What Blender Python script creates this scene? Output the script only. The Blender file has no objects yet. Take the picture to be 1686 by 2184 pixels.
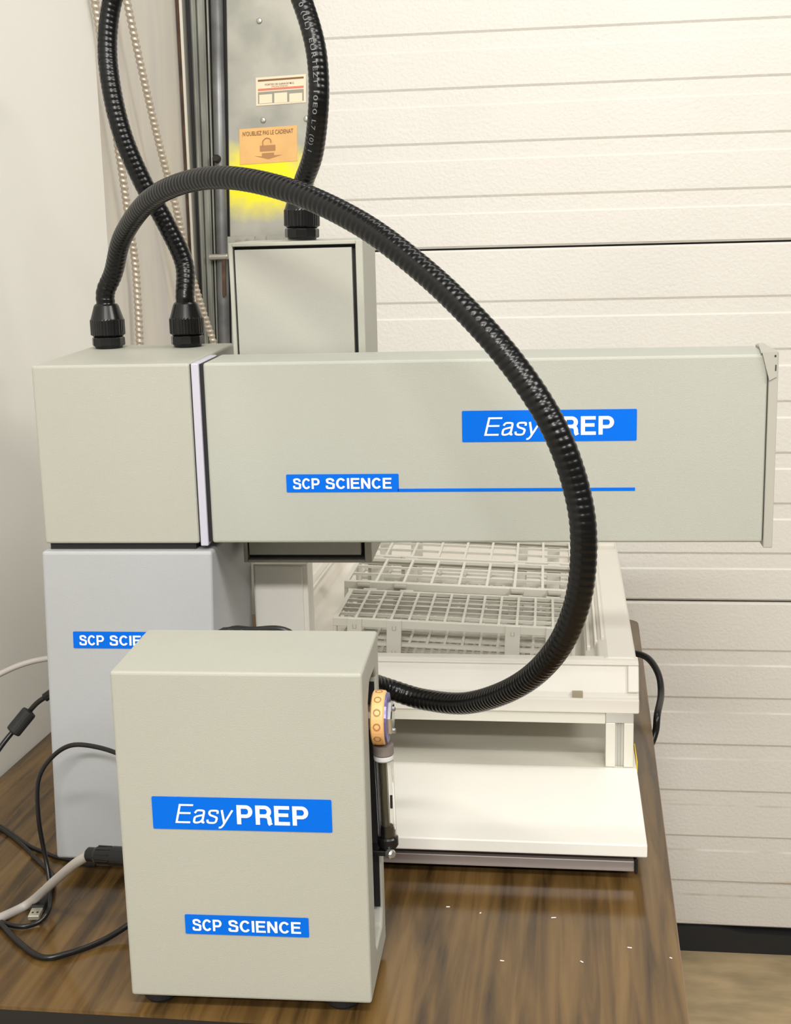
import bpy, bmesh, math, random
from mathutils import Vector, Matrix

random.seed(7)
TZ = 0.75                     # height of the table top above the floor; all z below are measured from the table top
scene = bpy.context.scene
col = scene.collection

# ------------------------------------------------------------------ camera, world, lights, exposure
cam_d = bpy.data.cameras.new('camera')
cam = bpy.data.objects.new('camera', cam_d); col.objects.link(cam)
cR = Vector((0.99146250, 0.12814448, -0.02410618)); cU = Vector((-0.00138858, 0.19524036, 0.98075444)); cF = Vector((-0.13038477, 0.97234778, -0.19375143))
m = Matrix((cR, cU, -cF)).transposed().to_4x4(); m.translation = Vector((0.28012, -1.20972, 0.68721 + TZ))
cam.matrix_world = m
cam_d.sensor_fit = 'VERTICAL'; cam_d.sensor_height = 24.0; cam_d.lens = 2753.97 / 2184 * 24.0
cam_d.clip_start = 0.05
scene.camera = cam
w = bpy.data.worlds.new('world'); scene.world = w; w.use_nodes = True
w.node_tree.nodes['Background'].inputs[0].default_value = (1.0, 0.985, 0.95, 1)
w.node_tree.nodes['Background'].inputs[1].default_value = 0.25

def area(name, loc, target, sx, sy, power, color):
    d = bpy.data.lights.new(name, 'AREA'); d.shape = 'RECTANGLE'; d.size = sx; d.size_y = sy; d.energy = power; d.color = color
    o = bpy.data.objects.new(name, d); col.objects.link(o); o.location = (loc[0], loc[1], loc[2] + TZ)
    v = Vector(target) - Vector(loc); o.rotation_euler = v.to_track_quat('-Z', 'Y').to_euler()
    return o
# ceiling fluorescents of the workshop (out of frame, above and behind the camera), the last one an added fill
area('overhead_light', (0.45, -1.40, 2.30), (0.25, 0.2, 0.2), 1.3, 0.16, 42, (1.0, 0.965, 0.905))
area('overhead_light', (0.40, -3.45, 2.30), (0.25, 0.2, 0.3), 1.3, 0.16, 102, (1.0, 0.975, 0.93))
area('overhead_light', (0.45, 0.45, 2.40), (0.45, 0.45, 0.0), 1.3, 0.16, 11, (1.0, 0.965, 0.905))
area('overhead_light', (2.60, -1.40, 2.30), (0.0, 0.4, 0.4), 1.3, 0.16, 58, (1.0, 0.965, 0.91))  # added fill light from the right, brightens the left wall
scene.view_settings.view_transform = 'Standard'
try: scene.view_settings.look = 'None'
except Exception: pass
scene.view_settings.gamma = 1.0
scene.view_settings.use_curve_mapping = False
scene.view_settings.exposure = -0.22

# ------------------------------------------------------------------ materials
def mat(name, color, rough=0.5, metal=0.0, bump=0.0, bscale=200.0, var=0.0, vscale=8.0, vcol=None, spec=0.5, stretch=None, detail=4.0):
    M = bpy.data.materials.new(name); M.use_nodes = True
    nt = M.node_tree; b = nt.nodes['Principled BSDF']
    b.inputs['Base Color'].default_value = (*color, 1); b.inputs['Roughness'].default_value = rough
    b.inputs['Metallic'].default_value = metal; b.inputs['Specular IOR Level'].default_value = spec
    tc = nt.nodes.new('ShaderNodeTexCoord'); src = tc.outputs['Object']
    if stretch:
        mp = nt.nodes.new('ShaderNodeMapping'); mp.inputs['Scale'].default_value = stretch
        nt.links.new(src, mp.inputs['Vector']); src = mp.outputs[0]
    if bump > 0:
        n = nt.nodes.new('ShaderNodeTexNoise'); n.inputs['Scale'].default_value = bscale; n.inputs['Detail'].default_value = 2.0
        nt.links.new(tc.outputs['Object'], n.inputs['Vector'])
        bp = nt.nodes.new('ShaderNodeBump'); bp.inputs['Strength'].default_value = bump; bp.inputs['Distance'].default_value = 0.001
        nt.links.new(n.outputs['Fac'], bp.inputs['Height']); nt.links.new(bp.outputs[0], b.inputs['Normal'])
    if var > 0:
        n2 = nt.nodes.new('ShaderNodeTexNoise'); n2.inputs['Scale'].default_value = vscale; n2.inputs['Detail'].default_value = detail
        nt.links.new(src, n2.inputs['Vector'])
        r = nt.nodes.new('ShaderNodeValToRGB')
        c2 = vcol if vcol else tuple(max(0, c * (1 - var)) for c in color)
        r.color_ramp.elements[0].position = 0.35; r.color_ramp.elements[0].color = (*c2, 1)
        r.color_ramp.elements[1].position = 0.65; r.color_ramp.elements[1].color = (*color, 1)
        nt.links.new(n2.outputs['Fac'], r.inputs[0]); nt.links.new(r.outputs[0], b.inputs['Base Color'])
    return M

M = {}
M['case'] = mat('powder_coated_greige', (0.420, 0.420, 0.362), 0.55, bump=0.25, bscale=900, var=0.04, vscale=5)
M['case_cool'] = mat('powder_coated_cool_grey', (0.410, 0.420, 0.370), 0.55, bump=0.25, bscale=900, var=0.04, vscale=5)
M['case_tower'] = mat('powder_coat_bluish_light', (0.415, 0.428, 0.438), 0.55, bump=0.25, bscale=900, var=0.04, vscale=5)  # bluish light falling on the tower is put into the coat colour
M['case_white'] = mat('lavender_white_strip', (0.52, 0.51, 0.60), 0.5)
M['case_edge'] = mat('end_cap_greige', (0.40, 0.392, 0.345), 0.45)
M['blue'] = mat('blue_print', (0.0, 0.135, 0.70), 0.5, spec=0.12)
M['letter'] = mat('white_print', (0.92, 0.92, 0.90), 0.5)
M['black'] = mat('black_gap', (0.008, 0.008, 0.009), 0.6)
M['dark_panel'] = mat('grey_panel', (0.395, 0.390, 0.345), 0.55, bump=0.2, bscale=900)
M['hose'] = mat('black_conduit', (0.002, 0.002, 0.002), 0.27, spec=0.36)
M['gland'] = mat('black_nylon', (0.005, 0.005, 0.005), 0.25, spec=0.4)
M['print'] = mat('grey_print', (0.20, 0.20, 0.20), 0.6)
M['rubber'] = mat('black_rubber', (0.012, 0.012, 0.012), 0.7, bump=0.4, bscale=60)
M['cord'] = mat('black_cord', (0.008, 0.007, 0.007), 0.30, spec=0.45)
M['grey_cord'] = mat('grey_cord', (0.42, 0.39, 0.36), 0.5)
M['white_plastic'] = mat('white_polymer_board', (0.84, 0.82, 0.76), 0.45, bump=0.1, bscale=300)
M['tray'] = mat('white_tray_plastic', (0.76, 0.725, 0.655), 0.4, bump=0.1, bscale=200)
M['rack'] = mat('white_rack_plastic', (0.68, 0.66, 0.59), 0.35)
M['rack_shade'] = mat('grey_rack_hook', (0.45, 0.42, 0.36), 0.45)
M['alu'] = mat('anodised_aluminium', (0.62, 0.61, 0.57), 0.38, metal=0.6)
M['alu_white'] = mat('pale_profile', (0.70, 0.68, 0.60), 0.45, metal=0.1)
M['rail'] = mat('rail_aluminium', (0.42, 0.37, 0.35), 0.45, metal=0.5)
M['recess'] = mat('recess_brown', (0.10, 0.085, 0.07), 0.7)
M['galv'] = mat('galvanised_sheet', (0.42, 0.41, 0.36), 0.5, metal=0.35, var=0.22, vscale=14, vcol=(0.31, 0.31, 0.27))
M['galv_dark'] = mat('galvanised_track', (0.28, 0.29, 0.25), 0.45, metal=0.5, var=0.5, vscale=9, vcol=(0.17, 0.17, 0.15), stretch=(6, 6, 1))
M['pipe'] = mat('grey_tube', (0.22, 0.225, 0.225), 0.42, metal=0.5, var=0.5, vscale=12, vcol=(0.12, 0.12, 0.12))
M['rust'] = mat('rusted_edge', (0.11, 0.055, 0.028), 0.8, var=0.6, vscale=30, vcol=(0.05, 0.028, 0.018))
M['bright_edge'] = mat('bright_flange', (0.62, 0.60, 0.52), 0.35, metal=0.4)
M['armour'] = mat('steel_armour', (0.48, 0.42, 0.34), 0.38, metal=0.45)
M['screw'] = mat('screw_steel', (0.55, 0.54, 0.50), 0.3, metal=0.9)
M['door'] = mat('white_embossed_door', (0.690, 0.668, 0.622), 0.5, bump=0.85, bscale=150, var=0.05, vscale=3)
M['wall'] = mat('white_painted_wall', (0.80, 0.785, 0.73), 0.7, bump=0.15, bscale=120, var=0.03, vscale=2)
M['wall2'] = mat('cream_painted_wall', (0.70, 0.655, 0.56), 0.7, bump=0.1, bscale=120, var=0.06, vscale=5, vcol=(0.60, 0.57, 0.54), stretch=(3, 3, 0.4))
M['orange'] = mat('orange_plastic', (0.86, 0.50, 0.20), 0.45)
M['purple'] = mat('purple_anodised', (0.20, 0.18, 0.42), 0.3, metal=0.6)
M['silver'] = mat('silver_metal', (0.75, 0.75, 0.75), 0.22, metal=1.0)
M['collar'] = mat('grey_collar', (0.20, 0.17, 0.15), 0.5)
M['notch'] = mat('notch_tan', (0.36, 0.31, 0.22), 0.6)
M['rod'] = mat('dark_rod', (0.06, 0.05, 0.03), 0.3)
M['ring'] = mat('white_ring', (0.62, 0.62, 0.62), 0.4)
M['yellow'] = mat('yellow_tape', (0.85, 0.62, 0.05), 0.5)
M['paper_cream'] = mat('sticker_cream', (0.80, 0.68, 0.50), 0.5)
M['paper_orange'] = mat('sticker_orange', (0.80, 0.47, 0.17), 0.5, var=0.12, vscale=30)
M['ink_brown'] = mat('ink_brown', (0.22, 0.09, 0.03), 0.6)
M['ink_light'] = mat('ink_tan', (0.42, 0.21, 0.08), 0.6)
M['ink_red'] = mat('ink_red', (0.65, 0.20, 0.13), 0.6)
M['ink_grey'] = mat('ink_grey', (0.30, 0.28, 0.24), 0.6)
M['table_edge'] = mat('table_edge_brown', (0.20, 0.125, 0.075), 0.4)
M['black_band'] = mat('black_edge_band', (0.010, 0.008, 0.007), 0.45)
M['usb_metal'] = mat('usb_shell', (0.62, 0.60, 0.50), 0.35, metal=0.7)

g = bpy.data.materials.new('clear_glass'); g.use_nodes = True
gb = g.node_tree.nodes['Principled BSDF']; gb.inputs['Transmission Weight'].default_value = 1.0; gb.inputs['Roughness'].default_value = 0.02; gb.inputs['IOR'].default_value = 1.45
gb.inputs['Base Color'].default_value = (0.97, 0.98, 0.97, 1); M['glass'] = g

# wood grain table laminate: long streaks along the table's length
t = bpy.data.materials.new('walnut_laminate'); t.use_nodes = True; nt = t.node_tree; b = nt.nodes['Principled BSDF']
tc = nt.nodes.new('ShaderNodeTexCoord'); mp = nt.nodes.new('ShaderNodeMapping'); mp.inputs['Scale'].default_value = (26, 1.6, 1)
n = nt.nodes.new('ShaderNodeTexNoise'); n.inputs['Scale'].default_value = 2.2; n.inputs['Detail'].default_value = 7; n.inputs['Distortion'].default_value = 0.6
r = nt.nodes.new('ShaderNodeValToRGB'); e = r.color_ramp.elements
e[0].position = 0.30; e[0].color = (0.034, 0.019, 0.007, 1); e[1].position = 0.68; e[1].color = (0.175, 0.102, 0.034, 1)
k = e.new(0.5); k.color = (0.112, 0.063, 0.020, 1)
nt.links.new(tc.outputs['Object'], mp.inputs[0]); nt.links.new(mp.outputs[0], n.inputs['Vector']); nt.links.new(n.outputs['Fac'], r.inputs[0]); nt.links.new(r.outputs[0], b.inputs['Base Color'])
b.inputs['Roughness'].default_value = 0.17; b.inputs['Specular IOR Level'].default_value = 0.40
mp2 = nt.nodes.new('ShaderNodeMapping'); mp2.inputs['Scale'].default_value = (300, 12, 1); n2 = nt.nodes.new('ShaderNodeTexNoise'); n2.inputs['Scale'].default_value = 3
bp = nt.nodes.new('ShaderNodeBump'); bp.inputs['Strength'].default_value = 0.10; bp.inputs['Distance'].default_value = 0.0003
nt.links.new(tc.outputs['Object'], mp2.inputs[0]); nt.links.new(mp2.outputs[0], n2.inputs['Vector']); nt.links.new(n2.outputs['Fac'], bp.inputs['Height']); nt.links.new(bp.outputs[0], b.inputs['Normal'])
M['wood'] = t

# concrete floor
M['floor'] = mat('worn_concrete', (0.46, 0.345, 0.195), 0.75, bump=0.6, bscale=40, var=0.45, vscale=9, vcol=(0.31, 0.24, 0.135), stretch=(1, 3, 1), detail=8)

# scuffs and dirt streaks near the foot of the door
nt = M['door'].node_tree; b = nt.nodes['Principled BSDF']; oldl = b.inputs['Base Color'].links[0].from_socket
tc = nt.nodes.new('ShaderNodeTexCoord'); mp = nt.nodes.new('ShaderNodeMapping'); mp.inputs['Scale'].default_value = (2.2, 1, 55)
ns = nt.nodes.new('ShaderNodeTexNoise'); ns.inputs['Scale'].default_value = 1.0; ns.inputs['Detail'].default_value = 6
r1 = nt.nodes.new('ShaderNodeValToRGB'); r1.color_ramp.elements[0].position = 0.60; r1.color_ramp.elements[0].color = (0, 0, 0, 1); r1.color_ramp.elements[1].position = 0.74; r1.color_ramp.elements[1].color = (0.75, 0.75, 0.75, 1)
sx = nt.nodes.new('ShaderNodeSeparateXYZ'); mr = nt.nodes.new('ShaderNodeMapRange'); mr.inputs['From Min'].default_value = 0.55; mr.inputs['From Max'].default_value = 0.10
mu = nt.nodes.new('ShaderNodeMath'); mu.operation = 'MULTIPLY'; mx = nt.nodes.new('ShaderNodeMixRGB'); mx.inputs[2].default_value = (0.40, 0.31, 0.20, 1)
nt.links.new(tc.outputs['Object'], mp.inputs[0]); nt.links.new(mp.outputs[0], ns.inputs['Vector']); nt.links.new(ns.outputs['Fac'], r1.inputs[0])
nt.links.new(tc.outputs['Object'], sx.inputs[0]); nt.links.new(sx.outputs['Z'], mr.inputs['Value']); nt.links.new(r1.outputs[0], mu.inputs[0]); nt.links.new(mr.outputs[0], mu.inputs[1])
nt.links.new(mu.outputs[0], mx.inputs[0]); nt.links.new(oldl, mx.inputs[1])
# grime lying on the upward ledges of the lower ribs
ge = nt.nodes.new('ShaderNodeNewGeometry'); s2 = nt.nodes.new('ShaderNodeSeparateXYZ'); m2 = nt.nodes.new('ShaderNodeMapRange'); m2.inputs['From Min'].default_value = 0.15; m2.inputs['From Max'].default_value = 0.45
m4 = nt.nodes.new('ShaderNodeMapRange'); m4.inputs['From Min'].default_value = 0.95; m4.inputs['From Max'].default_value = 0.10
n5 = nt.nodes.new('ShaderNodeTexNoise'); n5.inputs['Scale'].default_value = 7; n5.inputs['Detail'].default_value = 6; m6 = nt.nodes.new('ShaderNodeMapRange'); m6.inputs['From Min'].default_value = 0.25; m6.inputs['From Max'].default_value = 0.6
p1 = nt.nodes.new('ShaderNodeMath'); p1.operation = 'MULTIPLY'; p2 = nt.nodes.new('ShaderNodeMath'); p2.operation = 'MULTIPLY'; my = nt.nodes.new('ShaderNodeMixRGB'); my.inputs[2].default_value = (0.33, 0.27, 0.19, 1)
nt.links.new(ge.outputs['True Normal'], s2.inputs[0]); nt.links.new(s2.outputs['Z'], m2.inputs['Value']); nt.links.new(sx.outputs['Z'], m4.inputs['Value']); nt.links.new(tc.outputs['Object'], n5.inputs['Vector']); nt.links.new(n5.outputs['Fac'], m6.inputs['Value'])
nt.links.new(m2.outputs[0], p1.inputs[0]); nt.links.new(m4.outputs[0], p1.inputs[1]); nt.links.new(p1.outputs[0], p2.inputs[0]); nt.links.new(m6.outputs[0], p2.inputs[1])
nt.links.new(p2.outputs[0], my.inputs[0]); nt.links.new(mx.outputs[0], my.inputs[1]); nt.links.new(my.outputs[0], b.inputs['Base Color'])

# galvanised end stile with a sprayed yellow paint mark (object space, paint has a fixed place on the sheet)
t = M['galv'].copy(); t.name = 'galvanised_sheet_yellow_spray'; nt = t.node_tree; b = nt.nodes['Principled BSDF']
oldlink = b.inputs['Base Color'].links[0].from_socket
tc = nt.nodes.new('ShaderNodeTexCoord'); mp = nt.nodes.new('ShaderNodeMapping'); mp.inputs['Location'].default_value = (0.296, 0, -0.829 + 0.0); mp.inputs['Scale'].default_value = (1, 1, 1.75)
sub = nt.nodes.new('ShaderNodeVectorMath'); sub.operation = 'SUBTRACT'; sub.inputs[1].default_value = (-0.304, 1.31, 0.840)
mul = nt.nodes.new('ShaderNodeVectorMath'); mul.operation = 'MULTIPLY'; mul.inputs[1].default_value = (1.0, 0.0, 1.7)
ln = nt.nodes.new('ShaderNodeVectorMath'); ln.operation = 'LENGTH'
ns = nt.nodes.new('ShaderNodeTexNoise'); ns.inputs['Scale'].default_value = 45; ns.inputs['Detail'].default_value = 5
ma = nt.nodes.new('ShaderNodeMath'); ma.operation = 'MULTIPLY_ADD'; ma.inputs[1].default_value = 0.05
rr = nt.nodes.new('ShaderNodeValToRGB'); rr.color_ramp.elements[0].position = 0.085; rr.color_ramp.elements[0].color = (1, 1, 1, 1); rr.color_ramp.elements[1].position = 0.165; rr.color_ramp.elements[1].color = (0, 0, 0, 1)
mx = nt.nodes.new('ShaderNodeMixRGB'); mx.inputs[2].default_value = (0.88, 0.78, 0.0, 1)
nt.nodes.remove(mp)
nt.links.new(tc.outputs['Object'], sub.inputs[0]); nt.links.new(sub.outputs[0], mul.inputs[0]); nt.links.new(mul.outputs[0], ln.inputs[0])
nt.links.new(tc.outputs['Object'], ns.inputs['Vector']); nt.links.new(ns.outputs['Fac'], ma.inputs[0]); nt.links.new(ln.outputs['Value'], ma.inputs[2])
nt.links.new(ma.outputs[0], rr.inputs[0]); nt.links.new(rr.outputs[0], mx.inputs[0]); nt.links.new(oldlink, mx.inputs[1]); nt.links.new(mx.outputs[0], b.inputs['Base Color'])
mm = nt.nodes.new('ShaderNodeMath'); mm.operation = 'SUBTRACT'; mm.inputs[0].default_value = 1.0; m3 = nt.nodes.new('ShaderNodeMath'); m3.operation = 'MULTIPLY'; m3.inputs[1].default_value = 0.35
nt.links.new(rr.outputs[0], mm.inputs[1]); nt.links.new(mm.outputs[0], m3.inputs[0]); nt.links.new(m3.outputs[0], b.inputs['Metallic'])
M['stile'] = t

# ------------------------------------------------------------------ helpers
def link(name, bm_or_mesh, material, parent=None, smooth=False, tag=None, loc=None):
    if isinstance(bm_or_mesh, bmesh.types.BMesh):
        me = bpy.data.meshes.new(name); bmesh.ops.recalc_face_normals(bm_or_mesh, faces=bm_or_mesh.faces); bm_or_mesh.to_mesh(me); bm_or_mesh.free()
    else: me = bm_or_mesh
    if not me.materials: me.materials.append(M[material])
    if smooth:
        for p in me.polygons: p.use_smooth = True
    o = bpy.data.objects.new(name, me); col.objects.link(o)
    if parent: o.parent = parent
    elif loc is None: o.location = (0, 0, TZ)
    if loc is not None: o.location = loc if parent else (loc[0], loc[1], loc[2] + TZ)
    if tag:
        for k, v in tag.items(): o[k] = v
    return o
def thing(name, loc, label=None, cat=None, group=None, rz=0.0, kind=None):
    o = bpy.data.objects.new(name, None); col.objects.link(o); o.empty_display_size = 0.05
    o.location = (loc[0], loc[1], loc[2] + TZ); o.rotation_euler = (0, 0, rz)
    if label: o['label'] = label
    if cat: o['category'] = cat
    if group: o['group'] = group
    if kind: o['kind'] = kind
    return o
def box(bm, x0, x1, y0, y1, z0, z1, bev=0.0, seg=2, xf=None):
    r = bmesh.ops.create_cube(bm, size=1.0); vs = r['verts']
    for v in vs: v.co = Vector(((x0 + x1) / 2 + v.co.x * (x1 - x0), (y0 + y1) / 2 + v.co.y * (y1 - y0), (z0 + z1) / 2 + v.co.z * (z1 - z0)))
    if bev > 0:
        es = list({e for v in vs for e in v.link_edges})
        r2 = bmesh.ops.bevel(bm, geom=es, offset=bev, segments=seg, affect='EDGES', profile=0.5)
        vs = list({v for f in r2['faces'] for v in f.verts} | {v for v in vs if v.is_valid})
    if xf:
        for v in vs: v.co = xf(v.co)
    return vs
def prism(bm, poly, axis, a0, a1):
    """extrude a 2-D polygon along an axis; poly holds the two other coordinates in x,y,z order"""
    def mk(p, a):
        c = list(p); c.insert('xyz'.index(axis), a); return bm.verts.new(c)
    A = [mk(p, a0) for p in poly]; B = [mk(p, a1) for p in poly]; n = len(poly)
    bm.faces.new(A); bm.faces.new(B[::-1])
    for i in range(n): bm.faces.new((A[i], B[i], B[(i + 1) % n], A[(i + 1) % n]))
    return A + B
def lathe(bm, prof, origin=(0, 0, 0), axis=(0, 0, 1), seg=32):
    """prof: (radius, height) pairs turned about an axis"""
    z = Vector(axis).normalized(); x = z.orthogonal().normalized(); y = z.cross(x); o = Vector(origin); rings = []
    for r, h in prof:
        rings.append([bm.verts.new(o + z * h + (x * math.cos(2 * math.pi * k / seg) + y * math.sin(2 * math.pi * k / seg)) * max(r, 1e-5)) for k in range(seg)])
    for a, b in zip(rings, rings[1:]):
        for k in range(seg): bm.faces.new((a[k], a[(k + 1) % seg], b[(k + 1) % seg], b[k]))
    bm.faces.new(rings[0][::-1]); bm.faces.new(rings[-1])
def spline(pts, step):
    P = [Vector(p) for p in pts]; P = [P[0] * 2 - P[1]] + P + [P[-1] * 2 - P[-2]]; dense = []
    for i in range(1, len(P) - 2):
        for k in range(24):
            u = k / 24; p0, p1, p2, p3 = P[i - 1:i + 3]
            dense.append(0.5 * ((2 * p1) + (p2 - p0) * u + (2 * p0 - 5 * p1 + 4 * p2 - p3) * u * u + (3 * p1 - p0 - 3 * p2 + p3) * u ** 3))
    dense.append(P[-2])
    for _ in range(6):   # relax kinks
        dense = [dense[0]] + [(dense[i - 1] + dense[i] * 2 + dense[i + 1]) / 4 for i in range(1, len(dense) - 1)] + [dense[-1]]
    out = [dense[0]]; acc = 0.0
    L = [0.0]
    for a, b in zip(dense, dense[1:]): L.append(L[-1] + (b - a).length)
    n = max(2, int(L[-1] / step)); j = 0; out = []
    for i in range(n + 1):
        s = L[-1] * i / n
        while j < len(L) - 2 and L[j + 1] < s: j += 1
        f = (s - L[j]) / max(1e-9, L[j + 1] - L[j]); out.append(dense[j].lerp(dense[j + 1], min(1, f)))
    return out, L[-1]
def frames(path):
    n = len(path); T = [(path[min(i + 1, n - 1)] - path[max(i - 1, 0)]).normalized() for i in range(n)]
    N = [T[0].orthogonal().normalized()]
    for i in range(1, n):
        v = N[-1] - T[i] * N[-1].dot(T[i]); N.append(v.normalized())
    return T, N
def tube(bm, path, rad, seg=12, o=Vector((0, 0, 0))):
    """rad(i, s, theta) or a number"""
    T, N = frames(path); rings = []; s = 0.0
    for i, p in enumerate(path):
        if i: s += (p - path[i - 1]).length
        B = T[i].cross(N[i]); ring = []
        for k in range(seg):
            th = 2 * math.pi * k / seg; r = rad(s, th) if callable(rad) else rad
            ring.append(bm.verts.new(p - o + (N[i] * math.cos(th) + B * math.sin(th)) * r))
        rings.append(ring)
    for a, b in zip(rings, rings[1:]):
        for k in range(seg): bm.faces.new((a[k], a[(k + 1) % seg], b[(k + 1) % seg], b[k]))
    bm.faces.new(rings[0][::-1]); bm.faces.new(rings[-1])
_dg = None
def text_geo(s, bold=0.0, shear=0.0, extrude=0.0, spacing=1.0):
    c = bpy.data.curves.new('txt', 'FONT'); c.body = s; c.size = 1.0; c.offset = bold; c.shear = shear; c.extrude = extrude; c.space_character = spacing; c.resolution_u = 6
    o = bpy.data.objects.new('txt', c); col.objects.link(o); bpy.context.view_layer.update()
    me = bpy.data.meshes.new_from_object(o.evaluated_get(bpy.context.evaluated_depsgraph_get()))
    bpy.data.objects.remove(o); bpy.data.curves.remove(c)
    vs = [v.co.copy() for v in me.vertices]; fs = [tuple(p.vertices) for p in me.polygons]; bpy.data.meshes.remove(me)
    return vs, fs
def arcp(cx, cy, rx, ry, a0, a1, n=14): return [(cx + rx * math.cos(math.radians(a0 + (a1 - a0) * k / n)), cy + ry * math.sin(math.radians(a0 + (a1 - a0) * k / n))) for k in range(n + 1)]
def cr(pts, n=5):
    P = [pts[0]] + list(pts) + [pts[-1]]; out = []
    for i in range(1, len(P) - 2):
        for k in range(n):
            u = k / n; out.append(tuple(0.5 * (2 * P[i][c] + (P[i + 1][c] - P[i - 1][c]) * u + (2 * P[i - 1][c] - 5 * P[i][c] + 4 * P[i + 1][c] - P[i + 2][c]) * u * u + (3 * P[i][c] - P[i - 1][c] - 3 * P[i + 1][c] + P[i + 2][c]) * u ** 3) for c in (0, 1)))
    return out + [pts[-1]]
def glyph(c, w):
    """grotesque capital or lower-case letter as stroke centre lines for stroke width w; returns strokes, advance width"""
    h = w / 2
    if c == 'I': return [[(h, 0), (h, 1)]], w
    if c == 'E': return [[(h, 0), (h, 1)], [(0, 1 - h * .9), (.66, 1 - h * .9)], [(0, .53), (.61, .53)], [(0, h * .9), (.67, h * .9)]], .67
    if c == 'P' or c == 'R':
        yb = .43 if c == 'P' else .46; ry = (1 - h * .9 - yb) / 2; bowl = [(0, 1 - h * .9)] + arcp(.40, yb + ry, .69 - h - .40, ry, 90, -90) + [(0, yb)]
        st = [[(h, 0), (h, 1)], bowl]
        if c == 'R': st.append(cr([(.40, yb), (.55, yb - .05), (.60, .25), (.61, .10), (.66, -.0)]))
        return st, .70
    if c == 'N': return [[(h, 0), (h, 1)], [(.70 - h, 0), (.70 - h, 1)], [(h * 1.1, 1 - h * .2), (.70 - h * 1.1, h * .2)]], .70
    if c == 'C': return [arcp(.375, .5, .375 - h, .51 - h * .9, 36, 324, 26)], .72
    if c == 'S': return [cr([(.66 - h, .70), (.60 - h, .86), (.34, 1.01 - h * .9), (.12, .88), (.02 + h, .72), (.17, .59), (.36, .53), (.58, .44), (.67 - h, .28), (.56, .09), (.34, -.01 + h * .9), (.10, .10), (h * .9, .31)])], .67
    if c == 'a': return [cr([(.05, .54), (.12, .67), (.27, .74 - h), (.43, .66), (.46, .52)]) + [(.46, .14), (.48, .06), (.56, .045)], cr([(.46, .45), (.26, .40), (.10, .33), (.03 + h, .20), (.10, .07), (.22, h - .01), (.38, .10), (.46, .24)])], .56
    if c == 's': return [cr([(.46 - h * .5, .53), (.41, .67), (.25, .74 - h), (.09, .67), (.04 + h * .4, .56), (.13, .45), (.26, .40), (.42, .32), (.47 - h * .6, .20), (.40, .07), (.25, h - .01), (.08, .07), (h * .6, .21)])], .49
    if c == 'y': return [[(.02, .73), (.25, .03)], [(.50, .73), (.25, .03)] + cr([(.25, .03), (.20, -.10), (.13, -.19), (.04, -.20)])[1:]], .50
    return [], .30
def stroke_geo(s, w, shear, gap):
    V = []; F = []; x = 0.0
    for ch in s:
        st, adv = glyph(ch, w)
        for pl in st:
            base = len(V); n = len(pl); lay = len(F) * 1e-6 % 1e-4
            for i in range(n):
                a = Vector(pl[max(i - 1, 0)]); p = Vector(pl[i]); b = Vector(pl[min(i + 1, n - 1)])
                d0 = (p - a).normalized() if i else (b - p).normalized(); d1 = (b - p).normalized() if i < n - 1 else d0
                t = (d0 + d1); t = t.normalized() if t.length > 1e-6 else d0; nn = Vector((-t.y, t.x)); k = w / 2 / max(0.55, nn.dot(Vector((-d0.y, d0.x))))
                for sg in (1, -1):
                    q = p + nn * k * sg; V.append(Vector((x + q.x + shear * q.y, q.y, lay)))
            for i in range(n - 1): F.append((base + 2 * i, base + 2 * i + 1, base + 2 * i + 3, base + 2 * i + 2))
        x += adv + gap
    return V, F
def strokes_fit(s, x0, x1, z0, z1, mapf, w, shear=0.0, gap=0.12):
    vs, fs = stroke_geo(s, w, shear, gap); ax, bx = min(v.x for v in vs), max(v.x for v in vs)
    return [mapf(x0 + (v.x - ax) / (bx - ax) * (x1 - x0), z0 + v.y * (z1 - z0)) - Vector((0, v.z, 0)) for v in vs], fs
def text_fit(s, x0, x1, z0, z1, mapf, bold=0.0, shear=0.0, ref=None, spacing=1.0):
    """text whose ink fills x0..x1 and whose ref capital letters fill z0..z1; mapf(x,z) gives the 3-D point"""
    vs, fs = text_geo(s, bold, shear, 0.0, spacing)
    rv, _ = text_geo(ref or s, bold, shear)
    ax, bx = min(v.x for v in vs), max(v.x for v in vs); az, bz = min(v.y for v in rv), max(v.y for v in rv)
    return [mapf(x0 + (v.x - ax) / (bx - ax) * (x1 - x0), z0 + (v.y - az) / (bz - az) * (z1 - z0)) for v in vs], fs
def text_part(name, chunks, material, parent):
    V = []; F = []
    for vs, fs in chunks:
        n = len(V); V += [tuple(v) for v in vs]; F += [tuple(i + n for i in f) for f in fs]
    me = bpy.data.meshes.new(name); me.from_pydata(V, [], F); me.update()
    return link(name, me, material, parent)
def bevel_mod(o, width, seg=2, angle=0.6):
    mo = o.modifiers.new('bevel', 'BEVEL'); mo.width = width; mo.segments = seg; mo.limit_method = 'ANGLE'; mo.angle_limit = angle
def rrect(x0, x1, z0, z1, r, n=4):
    pts = []
    for cx, cz, a0 in ((x1 - r, z1 - r, 0), (x0 + r, z1 - r, 90), (x0 + r, z0 + r, 180), (x1 - r, z0 + r, 270)):
        for k in range(n + 1):
            a = math.radians(a0 + 90 * k / n); pts.append((cx + r * math.cos(a), cz + r * math.sin(a)))
    return pts

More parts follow.
